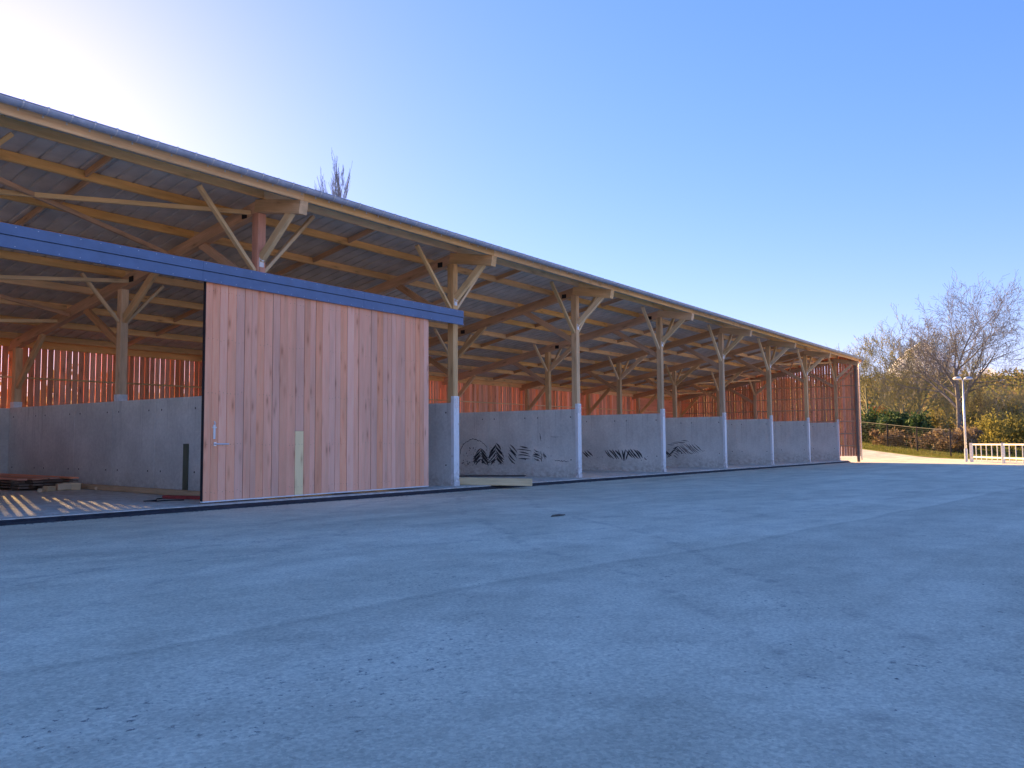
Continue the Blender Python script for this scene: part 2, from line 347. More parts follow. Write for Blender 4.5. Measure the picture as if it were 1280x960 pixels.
# ---------------------------------------------------------------- ground
P = 8.4206; W = .27; ZC = 2.967; DEP = 14.7
K0, K1 = -2, 7
def A(x, y): return -.075-.0055*x
def S(x, y): return .05-.005*x+.01*(y+.6)
def sst(x, a, b):
    t_ = min(1, max(0, (x-a)/(b-a))); return t_*t_*(3-2*t_)
def T(x, y):
    z = -.075-.0055*min(x, 130)
    r = .03*(x-78)+.075*(y+5)
    r = r if r > .3 else (.3*math.exp((r-.3)/.3) if r > -2 else 0)
    r = min(r, 4.5)*sst(x, 60, 74) if x < 200 else min(r, 4.5)
    d = math.hypot(x+14, y+19); an = math.atan2(y+19, x+14)
    h = 17.5*sst(d, 150, 360)*sst(an, -.9, -.1)*(1-.75*sst(an, 1.0, 1.5))
    h += 2.0*noise.noise(Vector((x*.008, y*.008, 3)))*sst(d, 160, 400)
    return z+r+h

def grid(name, xs, ys, fz, m, kind='structure', label=None):
    vs = [(x, y, fz(x, y)) for y in ys for x in xs]; n = len(xs)
    fs = [(j*n+i, j*n+i+1, (j+1)*n+i+1, (j+1)*n+i) for j in range(len(ys)-1) for i in range(n-1)]
    return tag(link(name, mesh(name, vs, fs, m, True)), label, None, None, kind)

def steps(a, b, near, lo, hi):
    out = [a]
    while out[-1] < b:
        d = max(0, max(near[0]-out[-1], out[-1]-near[1])); out.append(out[-1]+min(hi, lo+d*.12))
    out[-1] = b; return out
xs = steps(-2500, 3000, (-30, 120), 4, 90); ys = steps(-2500, 3000, (-40, 40), 4, 90)
def under(x, y):
    z = T(x, y)
    return z-.25 if (-85 < x < 104 and -75 < y < 24) else z
grid('ground', xs, ys, under, M['field'])
# yard sheet (asphalt) in front of and beyond the barn
def grange(a, b, s): return [a+(b-a)*i/int((b-a)/s) for i in range(int((b-a)/s)+1)]
grid('asphalt_yard', grange(-80, 59.6, 5), [-70, -45, -25, -10, -.68], lambda x, y: A(x, y), M['asphalt'])
def asp2(x, y): return T(x, y) if x > 60 else A(x, y)
grid('access_road', [59.6]+grange(61, 99, 2), [-70, -45, -30]+grange(-24, 20, 2), asp2, M['asphalt'])

# concrete floor slab and kerb
def slab_mesh():
    b = MB(); xs_ = grange(-17.2, 59.55, P/2)
    for i in range(len(xs_)-1):
        x0, x1 = xs_[i]+.004, xs_[i+1]-.004
        y0, y1 = -.6, 15.2
        vs = [(x0, y0, S(x0, y0)), (x1, y0, S(x1, y0)), (x1, y1, S(x1, y1)), (x0, y1, S(x0, y1))]
        vs = vs+[(v[0], v[1], v[2]-.5) for v in vs]
        b.add(vs, [(0, 1, 2, 3), (7, 6, 5, 4), (0, 4, 5, 1), (1, 5, 6, 2), (2, 6, 7, 3), (3, 7, 4, 0)])
    return b
tag(slab_mesh().build('floor_slab', M['slab']), kind='structure')
b = MB()
for i in range(26):
    x0 = -17.2+i*2.95; x1 = min(x0+2.94, 59.5)
    def kz(x, o): return A(x, 0)+o
    vs = [(x0, -.76, kz(x0, .055)), (x1, -.76, kz(x1, .055)), (x1, -.605, kz(x1, .10)), (x0, -.605, kz(x0, .10))]
    vs = vs+[(v[0], v[1], v[2]-.4) for v in vs]
    b.add(vs, [(0, 1, 2, 3), (7, 6, 5, 4), (0, 4, 5, 1), (1, 5, 6, 2), (2, 6, 7, 3), (3, 7, 4, 0)])
tag(b.build('kerb', M['kerb']), kind='structure')

# ---------------------------------------------------------------- barn
barn = tag(empty('open_barn', (0, 0, 0)), 'long open-fronted timber barn with tan rafters, metal roof and pink wooden sliding door', 'barn')
SL = .192; RH = .36; PH = .24
def zr(y): return 8.0-SL*y if y >= 0 else 8.0+SL*y        # underside of the rafters
nrm = Vector((0, SL, 1)).normalized()
XE0, XE1 = -17.5, 59.55
for k in range(K0, K1+1):
    x = k*P; xc = x+W/2
    # steel foot column and timber post at the front
    zb = S(x, 0)
    b = MB(); b.box(x-.004, x+W+.004, -.03, .0, zb-.02, 3.2); b.box(x-.012, x-.004, -.03, .10, zb-.02, 3.2); b.box(x+W+.004, x+W+.012, -.03, .10, zb-.02, 3.2)
    st = b.build('steel_foot', M['scuffed'], barn)
    b = MB(); b.box(x+.03, x+W-.03, -.042, -.03, 2.78, 3.16); fb = MB(); fb.box(x-.02, x+W+.02, -.05, -.031, zb, zb+.16); fb.build('foot_plate', M['zinc_light'], st)
    for zz in (2.86, 2.98, 3.08):
        for xx in (x+.08, x+W-.08): b.box(xx-.015, xx+.015, -.056, -.042, zz-.015, zz+.015)
    b.build('bolt_plate', M['zinc_light'], st)
    timber('post', (xc, W/2, 3.0 if k < 7 else 2.97), (xc, W/2, 8.0-.02), W, W, M['red_post' if k == 0 else 'frame'], barn)
    # rafters: long rear slope, short front slope
    e = Vector((0, SL, 0))
    c0 = Vector((xc, -1.74, zr(-1.74)+RH/2/math.cos(math.atan(SL)))); c1 = Vector((xc, .16, zr(0)+.02+RH/2/math.cos(math.atan(SL))))
    timber('front_rafter', c0, c1, W, RH, M['frame'], barn)
    d0 = Vector((xc, .06, zr(.06)+RH/2/math.cos(math.atan(SL)))); d1 = Vector((xc, 15.4, zr(15.4)+RH/2/math.cos(math.atan(SL))))
    timber('rafter', d0, d1, W-.014, RH, M['rafter'], barn)
    # middle and rear posts standing on the concrete partition
    for yy in (7.0, 14.33):
        p = timber('post', (xc, yy+W/2, ZC), (xc, yy+W/2, zr(yy+W/2)), W-.01, W-.01, M['frame'], barn)
        b = MB(); b.box(x-.01, x+W+.01, yy-.02, yy-.006, ZC, ZC+.22); b.box(x-.016, x-.004, yy, yy+W, ZC, ZC+.22)
        b.build('post_shoe', M['galv'], barn)
    # braces in the frame's own plane
    def br(p0, p1, wd=.12, hh=.24, mt='frame'): timber('knee_brace', p0, p1, wd, hh, M[mt], barn)
    br((xc, .02, 6.68), (xc, -1.28, 7.84), .16, .22, 'brace')
    br((xc, .2, 5.95), (xc, 2.85, 7.52), .13, .24, 'rafter')
    br((xc, 7.05, 5.62), (xc, 5.15, 7.08), .14, .24)
    br((xc, 7.2, 4.8), (xc, 9.5, 6.2), .13, .24, 'rafter')
    br((xc, 14.4, 3.75), (xc, 12.5, 5.6), .14, .24)
    # braces along the barn
    for s_, lim in ((-1, K0), (1, K1)):
        if k == lim: continue
        xo = x if s_ < 0 else x+W
        timber('wind_brace', (xo-s_*.02, .13, 6.32), (xo+s_*1.78, .13, 8.32), .10, .15, M['brace'], barn, Vector((0, 1, 0)))
        timber('wind_brace', (xo-s_*.02, 7.13, 5.55), (xo+s_*1.25, 7.13, 6.95), .09, .13, M['brace'], barn, Vector((0, 1, 0)))
    b = MB(); b.tube([(xc-.03, -.1, 6.66), (xc-.03, .02, 6.66)], .055, 10); b.box(xc-.09, xc+.05, -.035, -.001, 6.46, 6.72)
    b.build('brace_bolt', M['galv'], barn)
    if k <= 3:
        b = MB(); b.box(x-.012, x, .5, .72, zr(.6)+.02, zr(.6)+.2); b.box(x-.014, x-.002, 6.3, 6.55, zr(6.4)+.02, zr(6.4)+.2)
        jp = b.build('joint_plate', M['black'], barn); tag(jp, kind='stuff')

# purlins, one length per bay
PY = [-1.70, -.02, 1.34, 3.25, 5.15, 7.05, 8.95, 10.85, 12.75, 14.55]
for k in range(K0, K1):
    xa, xb = k*P+W/2, (k+1)*P+W/2
    if k == K0: xa = XE0
    if k == K1-1: xb = XE1
    for i, y in enumerate(PY):
        rz = zr(y)+RH/math.cos(math.atan(SL))
        nm = 'eave_purlin' if i == 0 else ('ridge_purlin' if i == 1 else 'purlin')
        upv = Vector((0, -SL, 1)).normalized() if y < -.5 else nrm
        if i == 1: upv = Vector((0, 0, 1)); rz = zr(0)+RH+.03
        h = PH if i != 1 else .26
        cz = Vector((0, y, rz))+upv*(h/2+.002)
        timber(nm, (xa+.003, cz.y, cz.z), (xb-.003, cz.y, cz.z), .10 if i else .08, h, M['purlin'], barn, upv)
    # bridging pieces between the purlins, mid bay
    xm = k*P+P/2+.3
    for i in range(1, len(PY)-1):
        ya, yb = PY[i]+.06, PY[i+1]-.055
        za = zr(max(ya, 0))+RH/math.cos(math.atan(SL))+.13; zb_ = zr(yb)+RH/math.cos(math.atan(SL))+.13
        xo = random.uniform(-.25, .25)
        timber('bridging_piece', (xm+xo, ya, za), (xm+xo, yb, zb_), .07, .17, M['rafter'], barn)

def roofp(x, y, dz=0): return (x, y, zr(y)+dz)
# roof-plane bracing in the two end bays
for ka in (-1, 6):
    xa, xb = ka*P+W, (ka+1)*P
    for (y0, y1) in ((3.3, .35), (.9, 4.1), (9.6, 6.6), (7.4, 10.4), (14.1, 11.2)):
        timber('roof_brace', roofp(xa, y0, .10), roofp(xb, y1, .10), .10, .12, M['brace'] if y0 > y1 else M['rafter'], barn)

# roof panels with raised ribs
def roof_panel_mesh(y0, y1, up_sign):
    wp = .94; L = abs(y1-y0)
    prof = [(0, 0), (.03, .045), (.07, .045), (.10, 0), (.47, 0), (.50, .045), (.54, .045), (.57, 0), (.945, 0)]
    th = .006
    def z(y): return (zr(y) if abs(y) > .3 else zr(0)-SL*abs(y))+RH/math.cos(math.atan(SL))+PH+.012
    vs = []; n = len(prof)
    for y in (y0, y1):
        for dz in (0, th):
            vs += [(x, y, z(y)+zz+dz) for x, zz in prof]
    fs = []
    for i in range(n-1):
        fs.append((i, i+1, 2*n+i+1, 2*n+i)); fs.append((n+i, 3*n+i, 3*n+i+1, n+i+1))
        fs.append((i, n+i, n+i+1, i+1)); fs.append((2*n+i, 2*n+i+1, 3*n+i+1, 3*n+i))
    fs.append((0, 2*n, 3*n, n)); fs.append((n-1, 2*n-1, 4*n-1, 3*n-1))
    return mesh('roof_panel', vs, fs, M['sheet'])
rp_f = roof_panel_mesh(-1.98, .0, 1); rp_r = roof_panel_mesh(.012, 15.75, -1)
npan = 82
for i in range(npan):
    x = XE0+i*.94
    link('roof_panel', rp_f, barn, (x, 0, 0)); link('roof_panel', rp_r, barn, (x, 0, 0))
XR = XE0+npan*.94
b = MB(); zt = zr(0)+RH+PH+.08
b.add([(XE0, -.22, zt-.03), (XE0, 0, zt+.02), (XE0, .22, zt-.03), (XR, -.22, zt-.03), (XR, 0, zt+.02), (XR, .22, zt-.03)], [(0, 3, 4, 1), (1, 4, 5, 2)])
b.build('ridge_cap', M['sheet'], barn)
# verge boards at the far gable
timber('verge_board', (XE1+.03, -1.9, zr(-1.9)+RH+.12), (XE1+.03, .1, zr(0)+RH+.14), .03, .26, M['purlin'], barn)
timber('verge_board', (XE1+.031, .09, zr(0)+RH+.14), (XE1+.031, 15.7, zr(15.7)+RH+.14), .03, .26, M['purlin'], barn)

# gutter: half-round, rim bead, brackets
GY, GZ, GR = -2.02, 8.265, .115
b = MB(); n = 10
def gut(x0, x1):
    vs = []; fs = []
    for x in (x0, x1):
        for r in (GR, GR-.008):
            for i in range(n+1):
                a = math.pi*i/n; vs.append((x, GY-math.cos(a)*r, GZ-math.sin(a)*r))
    m_ = n+1
    for i in range(n):
        fs.append((i, i+1, 2*m_+i+1, 2*m_+i)); fs.append((m_+i, 3*m_+i, 3*m_+i+1, m_+i+1))
    fs.append((0, 2*m_, 3*m_, m_)); fs.append((n, m_+n, 3*m_+n, 2*m_+n))
    for o in (0, 2*m_):
        for i in range(n): fs.append((o+i, o+m_+i, o+m_+i+1, o+i+1))
    b.add(vs, fs); b.tube([(x0, GY-GR, GZ), (x1, GY-GR, GZ)], .014, 6)
xg = XE0
while xg < XR-.1:
    x1 = min(xg+4.0, XR+.08); gut(xg, x1-.004); xg = x1
vs = [(XR+.08, GY-math.cos(math.pi*i/n)*GR, GZ-math.sin(math.pi*i/n)*GR) for i in range(n+1)]
b.add(vs+[(v[0]+.008, v[1], v[2]) for v in vs], [tuple(range(n, -1, -1)), tuple(range(n+1, 2*n+2))])
gutter = b.build('gutter', M['zinc'], barn, smooth=False)
bm_ = MB()
ring = [(0, GY-math.cos(math.pi*i/8)*(GR+.006), GZ-math.sin(math.pi*i/8)*(GR+.006)) for i in range(9)]
for i in range(8):
    a, c_ = ring[i], ring[i+1]
    bm_.add([(-.016, a[1], a[2]), (.016, a[1], a[2]), (.016, c_[1], c_[2]), (-.016, c_[1], c_[2])], [(0, 1, 2, 3)])
bm_.box(-.016, .016, GY+GR, GY+GR+.012, GZ-.14, GZ+.03); bm_.box(-.02, .02, GY-GR-.022, GY-GR+.012, GZ-.012, GZ+.02)
bme = mesh('gutter_bracket', bm_.v, bm_.f, M['zinc_light'])
for i in range(npan*2): link('gutter_bracket', bme, gutter, (XE0+.05+i*.47, 0, 0))
b = MB(); b.tube([(XR-.05, GY, GZ-.1), (XR-.05, GY+.03, GZ-.25), (XR-.08, -1.72, GZ-.45), (XR-.08, -1.68, GZ-.7), (XR-.08, -1.68, -.2)], .05, 10)
b.build('downpipe', M['zinc'], barn, smooth=True)

# rear slat wall and end slat wall
bw, gap, th = .223, .016, .026
zs0, zs1 = ZC-.18, 5.60
x = -17.0; i = 0; far = MB()
while x < 59.1:
    wd = bw
    if -2 < x < 51:
        yo = random.uniform(-.011, .006); s_ = timber('slat', (x+wd/2, 14.985+yo, zs0+random.uniform(-.02, .01)), (x+wd/2, 14.985+yo, zs1+random.uniform(-.02, .02)), th, wd, M['slat'], barn, Vector((1, 0, 0)), .002)
    else:
        far.box(zs0, zs1+random.uniform(-.02, .02), -th/2, th/2, -wd/2, wd/2, Matrix(((0, 0, 1, x+wd/2), (0, 1, 0, 14.985), (1, 0, 0, 0), (0, 0, 0, 1))))
    x += bw+(gap if x > 3.0 else gap+.001)
tag(far.build('slat', M['slat'], barn), kind='stuff')
for k in range(K0, K1): timber('wall_plate', (k*P+W/2, 14.91, 5.47), ((k+1)*P+W/2-.004, 14.91, 5.47), .12, .30, M['purlin'], barn)
for zz in (4.15,):
    for k in range(K0, K1): timber('wall_rail', (k*P+W/2, 14.93, zz), ((k+1)*P+W/2-.004, 14.93, zz), .08, .07, M['brace'] if zz < 5 else M['purlin'], barn)
y = 14.95
XW = 59.26
while y > -1.55:
    zt = zr(y-.1)+RH+.225; zb = .12 if y < .2 else .05
    timber('slat', (XW, y-.1, zb+random.uniform(-.02, .02)), (XW, y-.1, zt), .20, .024, M['slat'], barn, Vector((1, 0, 0)), .002)
    y -= .2+(.016 if random.random() < .6 else .04)
for zz in (.98, 2.0, 3.05, 4.05, 5.05, 6.05, 7.05):
    yb = min(14.8, (8.2-zz)/SL if zz > 5.3 else 14.8)
    timber('wall_rail', (59.21, -1.45, zz), (59.21, yb, zz), .07, .08, M['rafter'], barn)
timber('post', (59.10, -1.52, -.35), (59.10, -1.52, 7.9), .2, .2, M['old_and_silhouette'], barn)  # corner post: dark board tone paints its backlit silhouette into the colour
timber('wing_brace', (59.07, -.05, 6.3), (59.07, -1.5, 7.5), .09, .14, M['rafter'], barn)

# blue track cover over the door
tc_ = tag(empty('track_cover'), None); tc_.parent = barn
def bpan(x0, x1, z0, z1, y0, y1):
    b = MB(); b.box(x0, x1, y0, y1, z0, z1)
    b.box(x0, x1, y0-.02, y0, z0, z0+.035)
    return b.build('cover_panel', M['blue'], tc_)
for (x0, x1) in ((-14.4, -8.2), (-8.195, -2.0), (-1.995, 3.6), (3.605, 8.44)):
    bpan(x0, x1, 5.975, 6.21, -.47, -.40); bpan(x0, x1, 5.70, 5.962, -.455, -.40)
b = MB(); b.box(-14.4, 8.43, -.40, -.02, 5.99, 6.18); b.box(-14.4, 8.43, -.385, -.37, 5.72, 6.0)
b.build('door_track', M['black'], tc_)

# sliding door: boards of uneven width
door = tag(empty('sliding_door'), None); door.parent = barn
DX0, DX1 = -1.83, 6.70; DZ0, DZ1 = .13, 5.74
b = MB(); b.box(DX0+.01, DX1-.01, -.325, -.27, DZ0+.02, DZ1-.02); b.build('door_core', M['black'], door)
b = MB(); b.box(DX0-.012, DX0+.003, -.35, -.26, DZ0, DZ1); b.build('door_edge', M['black'], door)
b = MB(); b.box(DX0-.006, DX1+.004, -.352, -.27, DZ0-.03, DZ0-.002); b.build('bottom_rail', M['galv'], door)
x = DX0+.006; i = 0
wl = [.24, .20, .26, .22, .18, .28]
while x < DX1-.05:
    wd = random.choice(wl)
    if x < 1.08 and x+wd > .95: wd = 1.08-x
    if abs(x-1.08) < .003: wd = .30
    if x+wd > DX1-.12: wd = DX1-.004-x
    wd = round(max(wd, .1), 3)
    mt = M['door']
    pr = random.choice((0, .006, .013))
    xc = x+wd/2
    pale = abs(x-1.08) < .004
    if pale:
        timber('plank', (xc, -.342, 1.92), (xc, -.342, DZ1), .022, wd-.009, M['door'], door, Vector((1, 0, 0)), .003)
        p = timber('plank', (xc, -.346, DZ0+.002), (xc, -.346, 1.915), .022, wd-.006, M['door_pale'], door, Vector((1, 0, 0)), .003)
        p['label'] = 'pale yellow replacement board'
    else:
        timber('plank', (xc, -.338-pr, DZ0+.002), (xc, -.338-pr, DZ1), .022, wd-.009, M['door'], door, Vector((1, 0, 0)), .003)
    x += wd; i += 1
b = MB()
b.box(-1.56, -1.50, -.375, -.36, 1.70, 2.06); b.box(-1.59, -1.47, -.38, -.36, 1.98, 2.01); b.tube([(-1.53, -.36, 2.05), (-1.53, -.40, 2.10), (-1.53, -.36, 2.14)], .018, 6); b.box(-1.545, -1.515, -.385, -.37, 1.80, 1.84)
b.build('lock', M['white'], door)
b = MB(); b.tube([(-1.50, -.355, 1.57), (-1.50, -.43, 1.57)], .018, 8); b.tube([(-1.52, -.43, 1.57), (-1.14, -.435, 1.57)], .02, 8); b.box(-1.54, -1.46, -.37, -.358, 1.52, 1.62)
b.build('handle', M['chrome'], door)

nb_ = MB(); rn_ = random.Random(3)
xx = DX0+.1
while xx < DX1-.05:
    for zz in (.35, 1.55, 2.9, 4.25, 5.5):
        cx_, cz_ = xx+rn_.uniform(-.02, .02), zz+rn_.uniform(-.03, .03)
        nb_.add([(cx_+.009*math.cos(6.283*j/5), -.3605, cz_+.009*math.sin(6.283*j/5)) for j in range(5)], [(4, 3, 2, 1, 0)])
    xx += .113
tag(nb_.build('nail_head', M['old_and_silhouette'], door), kind='stuff')
rb_ = MB()
for j in range(50):
    for zz in (5.75, 6.16):
        cx_ = -14.2+j*.455; yq = -.4715 if zz > 6 else -.4565
        rb_.add([(cx_+.011*math.cos(6.283*q/6), yq, zz+.011*math.sin(6.283*q/6)) for q in range(6)], [(5, 4, 3, 2, 1, 0)])
tag(rb_.build('rivet', M['zinc_light'], tc_), kind='stuff')

# ---------------------------------------------------------------- concrete walls
plab = {-2: 'grey concrete partition wall two bays left of the sliding door',
        -1: 'grey concrete partition wall one bay left of the sliding door',
        0: 'grey concrete partition wall left of the door with lumber lying at its foot',
        1: 'grey concrete partition wall just right of the sliding door, mostly hidden by it',
        2: 'grey concrete partition wall smeared with the longest row of dark mud prints',
        3: 'grey concrete partition wall with a short butterfly shaped mud print at mid length',
        4: 'grey concrete partition wall with feathery arched mud strokes, third from the far end of the mud marks',
        5: 'clean grey concrete partition wall next after the last mud-marked one',
        6: 'clean grey concrete partition wall second from the far end of the barn',
        7: 'shortest looking clean concrete partition wall at the far slatted end of the barn'}
plab[4] = 'grey concrete partition wall with feathery arched mud strokes, farthest of the muddy ones'
def strokes(b, cy, cz, w_, h_, n_, ang, rnd, spread=1.0, thick=.035):
    """short tapered smears side by side (mud thrown by a wheel)"""
    for i in range(n_):
        u = (i+.5)/n_-.5
        y0 = cy+u*w_+rnd.uniform(-.03, .03); z0 = cz+rnd.uniform(-.06, .06)
        a = ang(u)+rnd.uniform(-.12, .12); L = h_*(1-abs(u)*.7)*rnd.uniform(.8, 1.2); t_ = thick*rnd.uniform(.6, 1.2)
        segs = rnd.randint(1, 3)
        for s_ in range(segs):
            a0 = -L/2+L*s_/segs+rnd.uniform(0, .03); a1 = a0+L/segs*rnd.uniform(.8, 1.1)
            dy, dz = math.cos(a), math.sin(a); ny, nz = -dz, dy; tt = t_*rnd.uniform(.5, .9)
            q = [(y0+dy*a0, z0+dz*a0), (y0+dy*(a0+a1)/2+ny*tt, z0+dz*(a0+a1)/2+nz*tt), (y0+dy*a1, z0+dz*a1), (y0+dy*(a0+a1)/2-ny*tt, z0+dz*(a0+a1)/2-nz*tt)]
            vs = [(-.003, y, z) for y, z in q]+[(-.0008, y, z) for y, z in q]
            b.add(vs, [(0, 3, 2, 1), (0, 1, 5, 4), (1, 2, 6, 5), (2, 3, 7, 6), (3, 0, 4, 7)])
def specks(b, y0, y1, z0, z1, n_, rnd, r=.035):
    for _ in range(n_):
        y = rnd.uniform(y0, y1); z = rnd.uniform(z0, z1); rr = r*rnd.uniform(.3, 1.3)
        k = 6; vs = [(-.003, y+math.cos(6.283*j/k)*rr*rnd.uniform(.5, 1.3), z+math.sin(6.283*j/k)*rr*rnd.uniform(.4, 1.1)) for j in range(k)]
        vs += [(-.0008, v[1], v[2]) for v in vs]
        b.add(vs, [tuple(range(k-1, -1, -1))]+[(j, (j+1) % k, k+(j+1) % k, k+j) for j in range(k)])
for k in range(K0, K1+1):
    r_ = random.Random(100+k)
    root = tag(empty('partition_wall', (k*P, 0, 0)), plab[k], 'wall', 'concrete partition walls between the bays')
    b = MB()
    ycuts = [.005, 2.45, 4.9, 7.35, 9.8, 12.25, 14.69]
    zb = S(k*P, 0)-.1
    pm = {}
    for a, c_ in zip(ycuts, ycuts[1:]):
        pb = MB(); pb.timber(ZC-zb, W-.012, c_-a-.005, Matrix(((0, 1, 0, W/2), (0, 0, 1, (a+c_)/2), (1, 0, 0, zb), (0, 0, 0, 1))), .008)
        pb.build('wall_element', M['conc'], root)
    hb = MB()
    for a, c_ in zip(ycuts, ycuts[1:]):
        for yy in (a+.35, c_-.35):
            for zz in (.75, 2.62):
                kk = 8; vs = [(.0045, yy+math.cos(6.283*j/kk)*.03, zz+math.sin(6.283*j/kk)*.03) for j in range(kk)]
                hb.add(vs, [tuple(range(kk-1, -1, -1))])
    ho = hb.build('tie_hole', M['hole'], root); tag(ho, kind='stuff')
    mb = MB()
    def bar(cy, cz, a, L, t_=.045):
        dy, dz = math.cos(a), math.sin(a); ny, nz = -dz, dy; n_ = max(2, int(L/.14)); q1 = []; q2 = []
        bend = r_.uniform(-.05, .05)
        for i in range(n_+1):
            u = i/n_-.5; e = t_*(1-(abs(u)*2)**3*.8)*r_.uniform(.55, 1.15); o = bend*(4*u*u-1)
            q1.append((cy+dy*u*L+ny*(o+e), cz+dz*u*L+nz*(o+e))); q2.append((cy+dy*u*L+ny*(o-e), cz+dz*u*L+nz*(o-e)))
        q = q1+q2[::-1]; m_ = len(q)
        vs = [(-.002, y, z) for y, z in q]; fs = []
        for i in range(n_): fs.append((i, m_-1-i, m_-2-i, i+1))
        mb.add(vs, fs)
    U = r_.uniform
    if k == 2:
        for c_, n_ in ((5.35, 6), (4.45, 8)):            # herringbone prints
            for i in range(n_):
                zz = .62+i*.10; w_ = .22+.17*math.sin(math.pi*(i+.5)/n_)
                bar(c_+w_*.6, zz+U(-.02, .02), -.75+U(-.1, .1)+1.5*0, w_*1.7, .042); bar(c_-w_*.6, zz+U(-.02, .02), .75+U(-.1, .1), w_*1.7, .042)
        for i in range(5): bar(3.55+U(-.03, .03)-i*.03, .72+i*.13, .75, .55, .04)
        for i in range(5): bar(2.85, .78+i*.13, .12+U(-.1, .1), .75*U(.6, 1.1), .03)
        for i in range(5): bar(2.15, .74+i*.10, .3+U(-.1, .1), .5*U(.5, 1.1), .035)
        for i in range(7): bar(1.75+U(-.2, .2), .95+U(-.25, .2), 1.2+U(-.4, .4), .22, .025)
        for j in range(14):
            a = .15+j*.19; bar(5.75+.85*math.cos(a), .95+.72*math.sin(a), a+1.57, .2, .022)
        for j in range(8): bar(1.15-j*.09, .74-.012*j, -.1+U(-.2, .2), .12, .015)
        specks(mb, 3.8, 6.6, .5, 1.3, 60, r_, .03); specks(mb, 4.5, 6.6, .45, .75, 35, r_, .045); specks(mb, .3, 5, .6, 1.6, 30, r_, .018)
        bar(1.95, 1.75, 1.4, .4, .02); bar(1.2, 1.78, .05, .5, .008)
    if k == 3:
        for i in range(5): bar(3.25-i*.16, .84+U(-.02, .02), .85+U(-.06, .06), .72-.08*abs(i-2), .045)
        for i in range(4): bar(2.5-i*.15, .80+U(-.03, .03), 1.15+i*.28, .62, .042)
        for i in range(5): bar(1.95-i*.15, .86+U(-.02, .02), .85+U(-.06, .06), .72-.08*abs(i-2), .045)
        for i in range(3): bar(4.65-i*.14, .80+i*.05, .7, .5, .045)
        bar(1.0, .62, .7, .2, .03); specks(mb, .8, 4.6, .5, 1.1, 22, r_, .02)
    if k == 4:
        for i in range(4): bar(4.2-i*.18, .74, .7, .5, .045)
        for i in range(5): bar(3.6-i*.10, .58+i*.13, -.5+U(-.1, .1), .42, .04)
        for i in range(4): bar(3.2-i*.05, .55+i*.13, .6, .4, .035)
        for i in range(9):
            bar(2.9-i*.15, .92+i*.025, .72+U(-.05, .05), 1.0-.08*abs(i-4), .026)
        for i in range(5): bar(3.5-i*.24, 1.30+i*.05, .1+U(-.05, .05), .5, .02)
        specks(mb, 1.2, 4.5, .35, 1.3, 30, r_, .022)
    if mb.v: tag(mb.build('mud_mark', M['mud'], root), kind='stuff')
rw = tag(empty('rear_wall', (0, 14.7, 0)), 'low grey concrete wall along the back of the barn under the red slats', 'wall')
x = -17.2
while x < 59.1:
    x1 = min(x+P/3, 59.2); pb = MB(); pb.box(x+.003, x1-.003, .0, .25, -.4, ZC-.012); pb.build('wall_element', M['conc'], rw); x = x1

# ---------------------------------------------------------------- things lying about
def zf(x, y): return S(x, y)
ps = tag(empty('board_stack', (-1.3, 8.4, zf(-1.3, 8.4)), 0), 'low stack of dark reddish boards on the floor by the far left concrete wall', 'board stack')
for lay in range(4):
    for j in range(5):
        x = -.85+j*.36+random.uniform(-.03, .03); y0 = random.uniform(-.15, .5); zz = .10+lay*.085
        timber('board', (x, y0, zz), (x+random.uniform(-.08, .08), y0+5.2, zz+.03), .30, .05, M['slat'] if lay == 3 else M['old_and_silhouette'], ps)
    for yy in (.5, 2.6, 4.6): timber('spacer', (-1.05, yy, .055+lay*.085), (.85, yy+.02, .055+lay*.085), .07, .033, M['old_and_silhouette'], ps)
for i, (x, y, s_, a) in enumerate(((-1.75, 7.75, .24, .3), (-1.25, 7.9, .30, -.2), (-.95, 8.0, .34, .1), (-2.05, 7.6, .16, .8), (-.45, 7.3, .14, .5))):
    z = zf(x, y); b = MB(); Mx = Matrix.Rotation(a, 4, 'Z')
    b.timber(s_*1.3, s_*.8, s_*.7, Matrix.Translation((-s_*.6, 0, s_*.36)) @ Matrix.Rotation(random.uniform(-.1, .1), 4, 'Y'), .02)
    o = b.build('timber_offcut', M['brace'], None, (x, y, z)); o.rotation_euler = (0, 0, a)
    tag(o, ['pale timber offcut at the middle of the row before the dark board stack', 'squarish pale timber offcut before the dark board stack', 'largest pale timber offcut at the right end of the board stack',
            'small leftmost timber offcut before the dark board stack', 'small lone timber offcut on the open floor right of the stack'][i], 'offcut', 'timber offcuts by the board stack')
o = timber('long_beam', (-.42, 8.6, zf(-.4, 8)+.09), (-.42, .9, zf(-.4, 1)+.09), .17, .16, M['frame'], None)
tag(o, 'long tan beam lying on the floor along the left concrete wall', 'beam')
o = timber('red_board', (-1.3, 2.2, zf(-1, 2)+.05), (-.5, .1, zf(-1, .5)+.05), .16, .09, M['red'], None)
tag(o, 'red board on the floor at the foot of the sliding door', 'board')
b = MB(); pts = [(-1.3, 2.2, 0), (-1.6, 2.05, 0), (-1.9, 1.6, 0), (-2.3, 1.5, 0), (-2.1, 1.25, 0), (-1.7, 1.3, 0), (-1.4, 1.1, 0)]
b.tube([(x, y, zf(x, y)+.02+.0*i) for i, (x, y, _) in enumerate(pts)], .016, 6); tag(b.build('cable', M['black']), 'black cable lying on the floor beside the red board', 'cable')
o = timber('upright_plank', (-.025, 3.2, zf(0, 3.2)), (-.02, 3.2, 1.58), .24, .04, M['green_wood'], None, Vector((1, 0, 0)))
tag(o, 'greenish plank standing upright against the left concrete wall', 'plank')
o = timber('ramp_beam', (9.02, .95, .165), (10.62, -1.85, .10), .28, .26, M['ramp'], None)
tag(o, 'yellowish squared beam lying over the kerb beside the first white column', 'beam')
